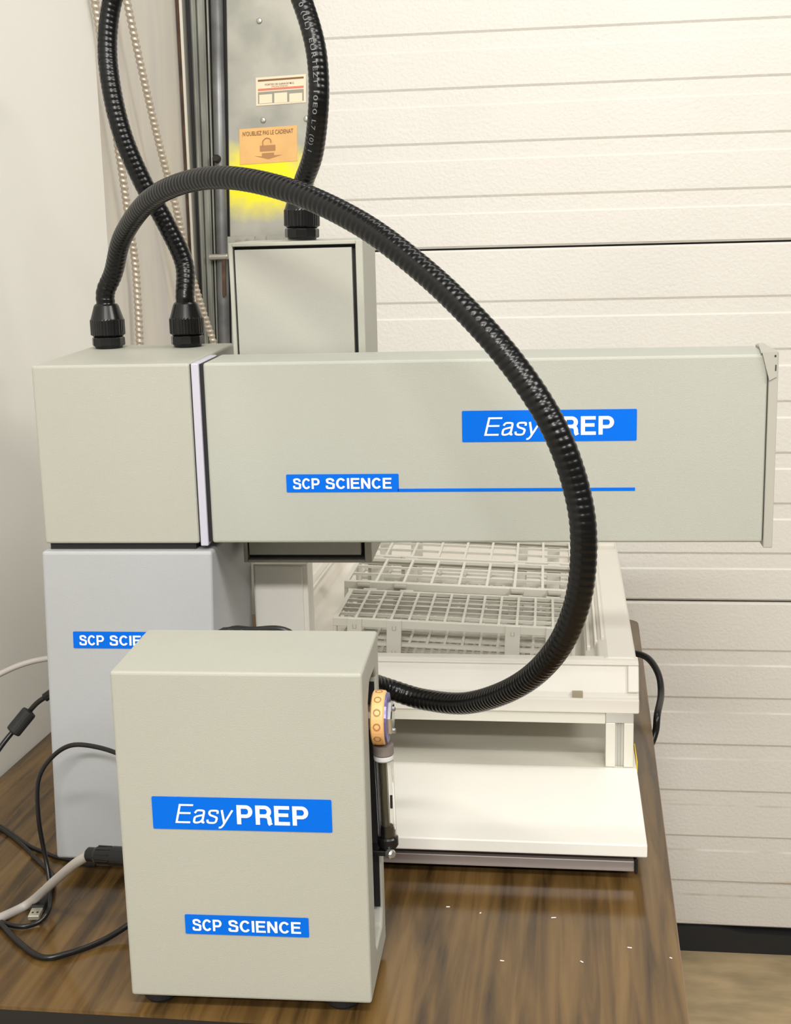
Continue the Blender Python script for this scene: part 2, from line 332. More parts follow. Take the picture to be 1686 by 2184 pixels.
# ------------------------------------------------------------------ the setting
bm = bmesh.new(); box(bm, -1.2, 3.0, -3.0, 1.75, -0.80, -0.75); link('floor', bm, 'floor', tag={'kind': 'structure'})
xA = lambda y: -0.4936 + 0.049 * (y - 0.385)
bm = bmesh.new(); prism(bm, [(xA(-3), -3), (xA(0.888), 0.888), (xA(0.888) - 0.016, 0.896), (-0.80, 0.896), (-0.80, -3)], 'z', -0.75, 1.9); link('wall_left', bm, 'wall', tag={'kind': 'structure'})
bm = bmesh.new(); prism(bm, [(xA(0.888) - 0.016, 0.8965), (-0.4545, 1.283), (-0.4545, 1.345), (-0.80, 1.345), (-0.80, 0.8965)], 'z', -0.75, 1.9); link('wall_recess', bm, 'wall2', tag={'kind': 'structure'})
bm = bmesh.new(); box(bm, -0.80, -0.196, 1.3455, 1.46, -0.75, 1.9); link('wall_back', bm, 'wall2', tag={'kind': 'structure'})

# overhead door: three embossed sections
door = thing('door_1', (0.6, 1.32, -0.75), kind='structure')
DX0, DX1 = -0.3587 - 0.6, 2.4 - 0.6      # local x
SEAM = [1.3945, 0.6990, 0.0035, -0.6960]
for i in range(3):
    zt, zb = SEAM[i] - 0.0018 + 0.75, SEAM[i + 1] + 0.0018 + 0.75
    prof = [(0.04, zt), (0.004, zt), (0.0, zt - 0.004)]
    for k in range(1, 7):
        z = zt + 0.0018 - k * 0.0994
        prof += [(0.0, z + 0.001), (0.0024, z - 0.0035), (0.0024, z - 0.031), (0.0, z - 0.0345)]
    prof += [(0.0, zb + 0.004), (0.004, zb), (0.04, zb)]
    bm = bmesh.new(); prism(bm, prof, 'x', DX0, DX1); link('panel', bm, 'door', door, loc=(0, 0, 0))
    bm = bmesh.new(); box(bm, DX0, DX1, 0.012, 0.038, zb - 0.0036, zb - 0.0001); link('joint_strip', bm, 'black', door, loc=(0, 0, 0))
bm = bmesh.new()
n = 60; top = []; bot = []
for i in range(n + 1):
    x = DX0 + (DX1 - DX0) * i / n
    top.append((x, 0.0535 - (0.010 if (x > 0.02 and x < 0.35) else 0.0) + 0.0015 * math.sin(i * 2.3)))
prism(bm, [(DX0, 0.0)] + [(DX1, 0.0)] + top[::-1], 'y', -0.006, 0.03); link('bottom_seal', bm, 'rubber', door, loc=(0, 0, 0))
# galvanised end stile with lock notice
LEAN = 0.034                                        # the stile and the track stand slightly out of plumb
def lean(co): return Vector((co[0] + LEAN * max(0.0, min(1.0, (co[0] + 0.4525) / 0.094)) * (co[2] - 1.087), co[1], co[2]))
def D(co): c = lean(co); return Vector((c.x - 0.6, c.y - 1.32, c.z + 0.75))
bm = bmesh.new(); box(bm, -0.3590, -0.193, 1.3085, 1.3190, -0.695, 1.39, 0.0015, 1, lean)
stile = link('end_stile', bm, 'stile', door, loc=(-0.6, -1.32, 0.75))
def S_box(name, x0, x1, z0, z1, y, th, material, label=None, r=None, dz=0.0):
    sl = dz
    f = lambda x, z: lean((x, 0, z + (x - x0) * sl))
    bm = bmesh.new(); poly = rrect(x0, x1, z0, z1, r) if r else [(x0, z0), (x1, z0), (x1, z1), (x0, z1)]
    A = [bm.verts.new((f(*p).x, y, f(*p).z)) for p in poly]; B = [bm.verts.new((f(*p).x, y - th, f(*p).z)) for p in poly]
    bm.faces.new(A); bm.faces.new(B[::-1])
    for i in range(len(poly)): bm.faces.new((A[i], B[i], B[(i + 1) % len(poly)], A[(i + 1) % len(poly)]))
    o = link(name, bm, material, stile)
    o.location = (0, 0, 0)
    if label: o['label'] = label
    return o
YS = 1.3084
for (x, z) in ((-0.2938, 1.1303), (-0.2943, 0.9498), (-0.2100, 0.9493)):
    bm = bmesh.new(); lathe(bm, [(0.0055, 0), (0.0055, 0.001), (0.0042, 0.0025), (0.0015, 0.0030), (0.0014, 0.0018)], (x, YS, z), (0, -1, 0), 16); link('screw', bm, 'screw', stile, loc=(0, 0, 0))
def smap(y, dz=0.03): return lambda x, z: Vector((lean((x, 0, z)).x, y, z + dz * (x + 0.29)))
# upper notice
S_box('notice', -0.3030, -0.2062, 0.9765, 1.0280, YS, 0.0010, 'paper_cream', 'cream framed maker notice with red stripe', dz=0.03)
S_box('notice_dark_line', -0.2990, -0.2102, 1.0205, 1.0240, YS - 0.0010, 0.0003, 'ink_brown', dz=0.03)  # dark brown line along the top of the notice
S_box('notice_stripe', -0.2990, -0.2102, 1.0035, 1.0075, YS - 0.0010, 0.0003, 'ink_red', dz=0.03)
S_box('notice_picture', -0.2990, -0.2102, 0.9800, 1.0015, YS - 0.0010, 0.0003, 'ink_grey', dz=0.03)
for k in range(3):
    S_box('notice_tab', -0.2965 + k * 0.0292, -0.2965 + k * 0.0292 + 0.0250, 0.9805, 0.9965 + (0.002 if k == 1 else 0), YS - 0.0013, 0.0003, 'paper_cream', dz=0.03)
text_part('notice_lettering', [text_fit('PORTES DE GARAGE M.G.', -0.285, -0.228, 1.0125, 1.0160, smap(YS - 0.0014), 0.01),
                               text_fit('MONTREAL', -0.272, -0.240, 1.0088, 1.0110, smap(YS - 0.0014))], 'ink_brown', stile).location = (0, 0, 0)
# padlock reminder
S_box('padlock_sticker', -0.3365, -0.2235, 0.8690, 0.9350, YS, 0.0008, 'paper_orange', 'orange padlock reminder sticker', dz=0.03)
text_part('padlock_lettering', [text_fit("N'OUBLIEZ PAS LE CADENAT", -0.3300, -0.2310, 0.9225, 0.9310, smap(YS - 0.0012), 0.012)], 'ink_brown', stile).location = (0, 0, 0)
S_box('padlock_body', -0.2965, -0.2660, 0.8920, 0.9030, YS - 0.0008, 0.0004, 'ink_light', dz=0.03)
bm = bmesh.new(); pth, _ = spline([(-0.2905, YS - 0.001, 0.903), (-0.2905, YS - 0.001, 0.911), (-0.284, YS - 0.001, 0.9165), (-0.276, YS - 0.001, 0.9145), (-0.2745, YS - 0.001, 0.908)], 0.0012)
tube(bm, [lean(p) for p in pth], 0.0011, 6); link('padlock_shackle', bm, 'ink_light', stile, loc=(0, 0, 0))
bm = bmesh.new(); prism(bm, [(lean((x, 0, z)).x, z) for x, z in ((-0.3070, 0.8845), (-0.2930, 0.8830), (-0.2925, 0.8890), (-0.2690, 0.8895), (-0.2685, 0.8845), (-0.2530, 0.8850), (-0.2800, 0.8775))], 'y', YS - 0.0012, YS - 0.0008); link('padlock_arrow', bm, 'ink_light', stile, loc=(0, 0, 0))
# perforated bracket behind the slider top
bm = bmesh.new()
for x0, x1 in ((-0.3640, -0.3080), (-0.2850, -0.2300)):
    box(bm, x0, x1, YS - 0.004, YS - 0.0005, 0.690, 0.7340, 0.001, 1, lambda c: lean(c))
br = link('lock_bracket', bm, 'galv', stile, loc=(0, 0, 0))
for x in (-0.352, -0.334, -0.316, -0.272, -0.252):
    bm = bmesh.new(); lathe(bm, [(0.0068, 0), (0.0068, 0.0006), (0.005, 0.0012)], (x, YS - 0.004, 0.7230), (0, -1, 0), 20); link('bracket_hole', bm, 'ink_grey', stile, loc=(0, 0, 0))

# vertical door track: rusted jamb, flange, channel, roller tube
tr = thing('door_track', (-0.41, 1.29, -0.75), 'tall galvanised door track with rusty edge standing in the wall corner', 'door track')
def trk(name, material, *boxes, bev=0.0008):
    bm = bmesh.new()
    for bx in boxes: box(bm, *bx, bev, 1, lambda c: lean(c) - Vector((-0.41, 1.29, -0.75)))
    return link(name, bm, material, tr, loc=(0, 0, 0))
trk('rusty_jamb', 'rust', (-0.4525, -0.4450, 1.303, 1.336, -0.74, 1.36))
trk('flange', 'bright_edge', (-0.4445, -0.4385, 1.294, 1.336, -0.74, 1.36))
trk('track_back', 'black', (-0.4380, -0.3600, 1.320, 1.336, -0.74, 1.36))
trk('channel', 'galv_dark', (-0.4250, -0.4150, 1.296, 1.3195, -0.74, 1.36), (-0.4150, -0.3990, 1.302, 1.3195, -0.74, 1.36), bev=0.003)
trk('channel_lip', 'galv_dark', (-0.3955, -0.3915, 1.304, 1.3195, -0.74, 1.36))
bm = bmesh.new(); tube(bm, [lean((-0.3765, 1.308, z)) - Vector((-0.41, 1.29, -0.75)) for z in (-0.74, 0.3, 0.6, 0.9, 1.36)], 0.0118, 20); link('roller_tube', bm, 'pipe', tr, smooth=True, loc=(0, 0, 0))
bm = bmesh.new(); lathe(bm, [(0.008, 0), (0.008, 0.006), (0.005, 0.012)], lean((-0.380, 1.297, 0.8806)) - Vector((-0.41, 1.29, -0.75)), (0, -1, 0), 14); link('bolt', bm, 'rubber', tr, loc=(0, 0, 0))
bm = bmesh.new(); c = lean((-0.386, 1.288, 0.6955)) - Vector((-0.41, 1.29, -0.75)); lathe(bm, [(0.006, -0.012), (0.006, 0.022), (0.0045, 0.024)], c, (1, 0, 0), 14); link('roller_pin', bm, 'screw', tr, loc=(0, 0, 0))
trk('hinge_plate', 'rust', (-0.3720, -0.3640, 1.286, 1.294, 0.62, 0.69))

# armoured cables
def armoured(name, pts, label):
    o = Vector(pts[0]); path, L = spline(pts, 0.0015)
    bm = bmesh.new(); tube(bm, path, lambda s, th: 0.0061 + 0.0009 * math.sin(2 * math.pi * (s / 0.0095 + th / (2 * math.pi))), 14, o)
    link(name, bm, 'armour', smooth=True, loc=tuple(o), tag={'label': label, 'category': 'cable', 'group': 'armoured cables by the wall'})
armoured('armoured_cable', [(-0.4580, 0.8586, 1.1361), (-0.4580, 0.8716, 1.0969), (-0.4580, 0.8849, 1.0568), (-0.4580, 0.9109, 0.9667), (-0.4580, 0.9444, 0.8581), (-0.4580, 0.9704, 0.7593), (-0.4580, 0.9887, 0.6885), (-0.4580, 0.9897, 0.6163), (-0.4580, 0.9865, 0.5475), (-0.4580, 0.9814, 0.4947)], 'armoured metal cable running down the white wall, left of the pair')
armoured('armoured_cable', [(-0.4550, 1.0000, 1.1642), (-0.4482, 1.0000, 1.1195), (-0.4403, 1.0300, 1.0184), (-0.4309, 1.0800, 0.8904), (-0.4213, 1.1200, 0.7949), (-0.4130, 1.1600, 0.6862), (-0.3999, 1.2000, 0.5894), (-0.3899, 1.2200, 0.5349), (-0.3802, 1.2300, 0.4709)], 'armoured metal cable slanting to the door track, right of the pair')

# ------------------------------------------------------------------ table
tb = thing('table', (0, 0.52, -0.75), 'dark walnut laminate work table with black edge carrying the lab machine', 'table')
TY0, TY1 = -0.1620, 1.20
def tx(y): return 0.3938 + 0.0188 * y
poly = [(-0.497, TY0 + 0.004), (tx(TY0) - 0.012, TY0), (tx(TY0), TY0 + 0.012)] + [(tx(TY1) - 0.03 + 0.03 * math.cos(a), TY1 - 0.03 + 0.03 * math.sin(a)) for a in (0, 0.4, 0.8, 1.2, 1.57)] + [(-0.452, TY1), (-0.468, 0.87), (-0.485, 0.55)]
P2 = [(x, y - 0.52) for x, y in poly]
bm = bmesh.new(); prism(bm, P2, 'z', 0.7465, 0.75); link('tabletop', bm, 'wood', tb, loc=(0, 0, 0))
bm = bmesh.new(); prism(bm, [(x * 0.9995, y * 0.9995) for x, y in P2], 'z', 0.722, 0.7464); link('edge_band', bm, 'black_band', tb, loc=(0, 0, 0))
bm = bmesh.new(); box(bm, tx(0) - 0.0007, tx(0) + 0.0009, TY0 + 0.02 - 0.52, TY1 - 0.05 - 0.52, 0.738, 0.7492, 0, xf=lambda c: Vector((c.x + 0.0188 * (c.y + 0.52), c.y, c.z))); link('edge_strip', bm, 'table_edge', tb, loc=(0, 0, 0))
bm = bmesh.new(); box(bm, -0.40, 0.33, TY0 + 0.045 - 0.52, TY0 + 0.065 - 0.52, 0.60, 0.7218); link('apron', bm, 'black_band', tb, loc=(0, 0, 0))
for x in (-0.40, 0.33):
    for y in (TY0 + 0.08, TY1 - 0.08):
        bm = bmesh.new(); box(bm, x - 0.02, x + 0.02, y - 0.54, y - 0.50, 0, 0.7218, 0.003); link('leg', bm, 'black_band', tb, loc=(0, 0, 0))

# ------------------------------------------------------------------ sampler deck (base rail, board, legs, beam)
dk = thing('sampler_deck', (0.14, 0.60, 0.0), 'white board deck on aluminium rail with slotted posts under the rack tray', 'lab deck')
def dpart(name, material, *boxes, bev=0.0, parent=None):
    bm = bmesh.new()
    for bx in boxes: box(bm, bx[0] - 0.14, bx[1] - 0.14, bx[2] - 0.60, bx[3] - 0.60, bx[4], bx[5], bev, 2)
    return link(name, bm, material, parent or dk, loc=(0, 0, 0))
dpart('base_board', 'white_plastic', (-0.100, 0.3695, 0.1264, 0.3440, 0.0350, 0.0498), bev=0.0015)
dpart('rear_board', 'alu_white', (-0.100, 0.3690, 0.3442, 1.06, 0.0350, 0.0496))
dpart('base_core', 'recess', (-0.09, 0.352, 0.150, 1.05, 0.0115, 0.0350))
rl = dpart('base_rail', 'rail', (-0.09, 0.3565, 0.140, 0.156, 0.0112, 0.0238), bev=0.001)
dpart('rail_end_cap', 'gland', (0.3566, 0.3600, 0.137, 0.160, 0.0100, 0.0280), bev=0.001, parent=rl)
for x in (-0.06, 0.32):
    for y in (0.22, 0.95): dpart('foot', 'rubber', (x - 0.02, x + 0.02, y - 0.02, y + 0.02, 0.0, 0.0115), bev=0.002)
for y in (0.345, 1.00):
    for x in (-0.085, 0.3305):
        pl_ = dpart('post', 'alu_white', (x, x + 0.0120, y, y + 0.034, 0.0499, 0.1085), (x + 0.0225, x + 0.0345, y, y + 0.034, 0.0499, 0.1085), bev=0.0008)
        dpart('slot_core', 'alu', (x + 0.0121, x + 0.0224, y + 0.006, y + 0.028, 0.0499, 0.1085), parent=pl_)
        dpart('slot_edge', 'case_edge', (x + 0.0150, x + 0.0162, y + 0.0035, y + 0.0059, 0.0499, 0.1085), (x + 0.0183, x + 0.0195, y + 0.0035, y + 0.0059, 0.0499, 0.1085), parent=pl_)
        dpart('joint_block', 'alu', (x, x + 0.0345, y, y + 0.034, 0.1086, 0.1215), bev=0.0008)
    dpart('cross_beam', 'alu_white', (-0.0504, 0.3304, y + 0.001, y + 0.033, 0.1066, 0.1213), bev=0.001)
dpart('rear_panel', 'white_plastic', (-0.09, 0.365, 1.036, 1.046, 0.0499, 0.1215))
bm = bmesh.new(); box(bm, -0.0009, 0.0009, -0.030, 0.035, -0.007, 0.0075, 0.0006, 1); link('yellow_tape', bm, 'yellow', smooth=False, loc=(0.3706, 0.392, 0.0430), tag={'label': 'small yellow tape strip stuck on the right edge of the white deck board', 'category': 'tape'})

# rack tray: thermoformed white tray
ty = thing('rack_tray', (0.12, 0.70, 0.1217), 'large white moulded plastic tray holding the tube racks', 'tray')
def tloc(x, y, z): return Vector((x - 0.12, y - 0.70, z - 0.1217))
LX, RX, FY, BY = -0.150, 0.3714, 0.342, 1.070
def section(y0, y1, rise=0.0):
    Z = 0.185 + rise
    return [(LX, 0.1218), (LX, 0.150), (-0.146, Z), (-0.125, Z), (-0.121, Z - 0.012), (-0.113, Z - 0.020), (-0.110, 0.145), (-0.105, 0.140), (0.297, 0.140), (0.302, 0.145), (0.306, Z - 0.020), (0.318, Z - 0.016), (0.322, Z - 0.006), (0.334, Z), (0.3655, Z), (0.3695, Z - 0.004), (RX, 0.1218)]
bm = bmesh.new(); prism(bm, [(x - 0.12, z - 0.1217) for x, z in section(0, 0)], 'y', FY + 0.034 - 0.70, BY - 0.70); tray = link('tray_body', bm, 'tray', ty, loc=(0, 0, 0)); bevel_mod(tray, 0.002, 2, 0.5)
bm = bmesh.new(); prism(bm, [(FY - 0.70, 0.0001), (FY - 0.70, 0.0185), (FY + 0.006 - 0.70, 0.0190), (FY + 0.011 - 0.70, 0.0240), (FY + 0.026 - 0.70, 0.0580), (FY + 0.029 - 0.70, 0.0605), (FY + 0.046 - 0.70, 0.0605), (FY + 0.050 - 0.70, 0.0560), (FY + 0.052 - 0.70, 0.0001)], 'x', LX - 0.12, RX - 0.12)
lip = link('front_lip', bm, 'tray', ty, loc=(0, 0, 0)); bevel_mod(lip, 0.0022, 3, 0.4)
bm = bmesh.new(); box(bm, 0.2890 - 0.12, 0.3020 - 0.12, FY + 0.0035 - 0.70, FY + 0.0125 - 0.70, 0.0180, 0.0255); link('lip_notch', bm, 'notch', ty, loc=(0, 0, 0))
for name_, x0, x1, h0, h1 in (('lip_border', LX - 0.12, RX - 0.12, 0.90, 1.0), ('lip_border', RX - 0.12 - 0.014, RX - 0.12, 0.0, 0.90), ('lip_border', LX - 0.12, LX - 0.12 + 0.014, 0.0, 0.90)):
    P0, P1 = Vector((FY + 0.011 - 0.70, 0.0240)), Vector((FY + 0.026 - 0.70, 0.0580)); nn = Vector((-(P1 - P0).y, (P1 - P0).x)).normalized() * 0.0035
    a0, a1 = P0.lerp(P1, h0), P0.lerp(P1, h1); bm = bmesh.new(); prism(bm, [tuple(a0), tuple(a1), tuple(a1 + nn), tuple(a0 + nn)], 'x', x0, x1); bevel_mod(link(name_, bm, 'tray', ty, loc=(0, 0, 0)), 0.0015, 3, 0.4)
bm = bmesh.new(); box(bm, LX - 0.12, RX - 0.12, BY - 0.70 - 0.002, BY - 0.70 + 0.03, 0.0001, 0.062, 0.003); link('rear_lip', bm, 'tray', ty, loc=(0, 0, 0))
for x0, x1, z0, z1 in ((0.3085, 0.3135, 0.1648, 0.1700), (0.3185, 0.3225, 0.1705, 0.1782), (0.3270, 0.3310, 0.1770, 0.1835), (-0.1210, -0.1165, 0.1680, 0.1720)):
    bm = bmesh.new(); box(bm, x0 - 0.12, x1 - 0.12, 0.46 - 0.70, 1.04 - 0.70, z0 - 0.1217, z1 - 0.1217 + 0.003, 0.001); link('side_rib', bm, 'tray', ty, loc=(0, 0, 0))
bm = bmesh.new(); box(bm, 0.3350 - 0.12, 0.3650 - 0.12, 0.985 - 0.70, 1.068 - 0.70, 0.06, 0.0720, 0.004, 3); link('corner_boss', bm, 'tray', ty, loc=(0, 0, 0))

# white upright block behind the pump, left of the racks
bk = thing('white_block', (-0.068, 0.315, 0.0500), 'upright white plastic block standing between the grey tower and the tray', 'block')
bm = bmesh.new(); box(bm, -0.0335, 0.0345, -0.0120, 0.0220, 0.0001, 0.270, 0.0015); link('block_body', bm, 'white_plastic', bk, loc=(0, 0, 0))
bm = bmesh.new(); box(bm, -0.0312, 0.0285, -0.0150, -0.0121, 0.0010, 0.268, 0.0008); link('cover_plate', bm, 'white_plastic', bk, loc=(0, 0, 0))

# tube racks
def grid(L, W, cols, rows, z0, z1, bw, rim):
    bm = bmesh.new()
    box(bm, 0, L, 0, rim, z0, z1); box(bm, 0, L, W - rim, W, z0, z1); box(bm, 0, rim, rim, W - rim, z0, z1); box(bm, L - rim, L, rim, W - rim, z0, z1)
    for i in range(1, cols):
        x = rim + (L - 2 * rim) * i / cols; box(bm, x - bw / 2, x + bw / 2, rim, W - rim, z0, z1)
    for j in range(1, rows):
        y = rim + (W - 2 * rim) * j / rows; box(bm, rim, L - rim, y - bw / 2, y + bw / 2, z0 + 0.0004, z1 - 0.0004)
    return bm
def rack(loc, rz, L, W, H, cols, rows, label, bw=0.0034, hook=False):
    t = thing('tube_rack', loc, label, 'tube rack', 'white tube racks on the tray', rz)
    link('top_grid', grid(L, W, cols, rows, H - 0.0045, H, bw, 0.006), 'rack', t, loc=(0, 0, 0))
    link('middle_grid', grid(L - 0.004, W - 0.004, cols, rows, H * 0.48, H * 0.48 + 0.004, bw, 0.006), 'rack', t, loc=(0.002, 0.002, 0))
    bm = grid(L - 0.004, W - 0.004, cols * 2, rows * 2, 0.0, 0.004, bw * 1.3, 0.008); link('bottom_grid', bm, 'rack', t, loc=(0.002, 0.002, 0))
    bm = bmesh.new(); box(bm, 0, L, -0.0012, 0.0012, H - 0.011, H - 0.0001, 0.0006, 1); link('front_rim', bm, 'rack', t, loc=(0, 0, 0))
    bm = bmesh.new(); box(bm, 0, L, W - 0.0012, W + 0.0012, H - 0.011, H - 0.0001, 0.0006, 1); link('rear_rim', bm, 'rack', t, loc=(0, 0, 0))
    for x in (0.0, L - 0.005):
        for y in (0.0, W - 0.008):
            bm = bmesh.new(); box(bm, x, x + 0.005, y, y + 0.008, 0.0, H - 0.0046, 0.0008, 1); link('corner_post', bm, 'rack', t, loc=(0, 0, 0))
    for xc in (0.0290, 0.0815, L - 0.0815, L - 0.0290):
        for yy, sg in ((-0.0036, -1), (W + 0.0013, 1)):
            bm = bmesh.new(); box(bm, xc - 0.0098, xc + 0.0098, yy, yy + 0.0023, 0.0, H + 0.0012, 0.001, 2); s_ = link('strap', bm, 'rack', t, loc=(0, 0, 0))
            if sg < 0 and not hook:
                for zc in (H - 0.010, 0.026):
                    bm = bmesh.new(); prism(bm, [(xc - 0.0026, zc + 0.003), (xc - 0.0018, zc + 0.003), (xc - 0.0018, zc - 0.0022), (xc + 0.0018, zc - 0.0022), (xc + 0.0018, zc + 0.003), (xc + 0.0026, zc + 0.003), (xc + 0.0026, zc - 0.003), (xc - 0.0026, zc - 0.003)], 'y', yy - 0.0004, yy)
                    link('clip_mark', bm, 'alu', s_, loc=(0, 0, 0))
            if sg < 0 and hook:
                bm = bmesh.new(); box(bm, xc - 0.0095, xc + 0.0095, yy - 0.0075, yy - 0.0001, H - 0.0060, H - 0.0006, 0.0024, 3); link('strap_hook', bm, 'rack_shade', s_, loc=(0, 0, 0))
    return t
def rk(x, y, label, L, W, H, c, r, bw, hook):
    t = rack((x, y, 0.1403), 0.0, L, W, H, c, r, label, bw, hook); t.rotation_euler = (0, 0.042, 0.015); t.location.z += L * math.sin(0.042); return t
rk(-0.0265, 0.410, 'white small-cell tube rack nearest the front lip of the tray', 0.3180, 0.150, 0.069, 13, 6, 0.0034, False)
rk(-0.0390, 0.573, 'white large-cell tube rack in the middle of the tray', 0.3300, 0.150, 0.077, 8, 3, 0.0038, True)
rk(-0.0480, 0.738, 'white large-cell tube rack deepest in the tray, half hidden by the arm', 0.3380, 0.150, 0.077, 8, 3, 0.0038, True)

# ------------------------------------------------------------------ autosampler: tower, head, arm, slider
YAW = 0.0244
MO = Vector((-0.2943, 0.1076, 0.0))
sp = thing('autosampler', tuple(MO), 'grey metal sampler tower with long horizontal arm and blue name labels', 'lab machine', rz=YAW)
PIT = 0.035
def up(co):      # upper assembly leans a little: back edge higher than the front
    y, z = co[1] - 0.006, co[2] - 0.385
    return Vector((co[0], 0.006 + y * math.cos(PIT) - z * math.sin(PIT) * 0.3, 0.385 + z + y * math.sin(PIT)))
def tl(co): return Vector((co[0] + 0.030 * (co[2] - 0.20), co[1], co[2]))
def mpart(name, material, boxes, bev, f=None, parent=None, seg=3):
    bm = bmesh.new()
    for bx in boxes: box(bm, *bx, bev, seg, f)
    return link(name, bm, material, parent or sp, loc=(0, 0, 0))
tower = mpart('tower', 'case_tower', [(0.0, 0.1905, 0.0, 0.200, 0.0176, 0.3800)], 0.0035, tl)
for x in (0.02, 0.17):
    for y in (0.03, 0.17): mpart('foot', 'rubber', [(x - 0.014, x + 0.014, y - 0.014, y + 0.014, 0.0, 0.0176)], 0.002)
mpart('tower_underside', 'recess', [(0.012, 0.178, 0.018, 0.185, 0.0045, 0.0176)], 0)
mpart('swivel_plate', 'black', [(0.012, 0.176, 0.012, 0.19, 0.3795, 0.3868)], 0)
head = mpart('head_housing', 'case', [(0.0083, 0.1815, 0.006, 0.215, 0.3872, 0.5825)], 0.003, up)
mpart('head_arm_gap', 'black', [(0.1812, 0.1960, 0.0085, 0.085, 0.3890, 0.5810)], 0, up)
cap = mpart('arm_flange', 'case_white', [(0.1832, 0.1915, 0.0045, 0.088, 0.3850, 0.5822)], 0.0012, up)
arm = mpart('arm_housing', 'case_cool', [(0.1958, 0.7770, 0.006, 0.0885, 0.3878, 0.5825)], 0.003, up)
ec = mpart('end_cap', 'case_edge', [(0.7775, 0.7868, 0.0045, 0.0905, 0.3828, 0.5840)], 0.0010, up)
# folded corner tab at the top of the end cap
bm = bmesh.new(); A = [up(c) for c in ((0.7700, 0.0040, 0.5846), (0.7850, 0.0040, 0.5846), (0.7850, 0.0040, 0.5600), (0.7778, 0.0040, 0.5560))]
B = [a + Vector((0, -0.0012, 0)) for a in A]; A = [bm.verts.new(a) for a in A]; B = [bm.verts.new(b_) for b_ in B]
bm.faces.new(A); bm.faces.new(B[::-1])
for i in range(4): bm.faces.new((A[i], B[i], B[(i + 1) % 4], A[(i + 1) % 4]))
link('corner_tab', bm, 'case_edge', ec, loc=(0, 0, 0))
mpart('corner_slot', 'black', [(0.7832, 0.7842, 0.0022, 0.0028, 0.5660, 0.5720), (0.7822, 0.7838, 0.0022, 0.0028, 0.5800, 0.5818)], 0, up, ec)
bm = bmesh.new(); vs = [up(c) for c in ((0.7690, 0.0040, 0.5850), (0.7860, 0.0040, 0.5850), (0.7860, 0.0890, 0.5850), (0.7800, 0.0890, 0.5850))]
A = [bm.verts.new(v) for v in vs]; B = [bm.verts.new(v - Vector((0, 0, 0.0015))) for v in vs]; bm.faces.new(A); bm.faces.new(B[::-1])
for i in range(4): bm.faces.new((A[i], B[i], B[(i + 1) % 4], A[(i + 1) % 4]))
link('top_tab', bm, 'case_edge', ec, loc=(0, 0, 0))
# slider box behind the arm
sl = bmesh.new()
for bx in ((0.2075, 0.2120, 0.1005, 0.214, 0.3400, 0.7030), (0.3490, 0.3570, 0.1005, 0.214, 0.3400, 0.7030), (0.2120, 0.3490, 0.1005, 0.214, 0.6990, 0.7030), (0.2120, 0.3490, 0.1005, 0.214, 0.3400, 0.3435), (0.2120, 0.3490, 0.2095, 0.214, 0.3435, 0.6990)):
    box(sl, *bx, 0.0007, 1, up)
slider = link('slider_case', sl, 'case', sp, loc=(0, 0, 0))
mpart('slider_gap', 'black', [(0.2121, 0.3489, 0.112, 0.116, 0.3436, 0.6989)], 0, up, slider)
mpart('slider_panel', 'dark_panel', [(0.2140, 0.3445, 0.1020, 0.1119, 0.3490, 0.6955)], 0.0005, up, slider)
mpart('slider_bracket', 'case', [(0.1920, 0.2074, 0.0900, 0.20, 0.3950, 0.5600)], 0.001, up)
mpart('carriage', 'case', [(0.212, 0.345, 0.0890, 0.1000, 0.40, 0.57)], 0, up)

def sign(parent, x0, x1, z0, z1, y, f, kind, name='name_label'):
    th = 0.0006
    poly = rrect(x0, x1, z0, z1, 0.0012)
    bm = bmesh.new(); A = [bm.verts.new(f((x, y, z))) for x, z in poly]; B = [bm.verts.new(f((x, y - th, z))) for x, z in poly]
    bm.faces.new(A); bm.faces.new(B[::-1])
    for i in range(len(poly)): bm.faces.new((A[i], B[i], B[(i + 1) % len(poly)], A[(i + 1) % len(poly)]))
    link(name, bm, 'blue', parent, loc=(0, 0, 0))
    X = lambda u: x0 + u * (x1 - x0)
    Zf = lambda v: z1 - v * (z1 - z0)
    mf = lambda x, z: f((x, y - th - 0.0003, z))
    if kind == 'easy':
        ch = [strokes_fit('Easy', X(0.127), X(0.456), Zf(0.80), Zf(0.215), mf, 0.098, 0.21, 0.085), strokes_fit('PREP', X(0.474), X(0.871), Zf(0.80), Zf(0.215), mf, 0.185, 0.0, 0.12)]
    else:
        ch = [strokes_fit('SCP', X(0.060), X(0.298), Zf(0.81), Zf(0.22), mf, 0.175, 0.0, 0.10), strokes_fit('SCIENCE', X(0.352), X(0.937), Zf(0.81), Zf(0.22), mf, 0.175, 0.0, 0.115)]
    text_part('lettering', ch, 'letter', parent).location = (0, 0, 0)
sign(arm, 0.4680, 0.6472, 0.4961, 0.5287, 0.0060, up, 'easy')
sign(arm, 0.2800, 0.4003, 0.4436, 0.4629, 0.0060, up, 'scp')
mpart('label_stripe', 'blue', [(0.3990, 0.6462, 0.0054, 0.0060, 0.4436, 0.4468)], 0, up, arm)
sign(tower, 0.0320, 0.1500, 0.2702, 0.2893, 0.0, tl, 'scp')

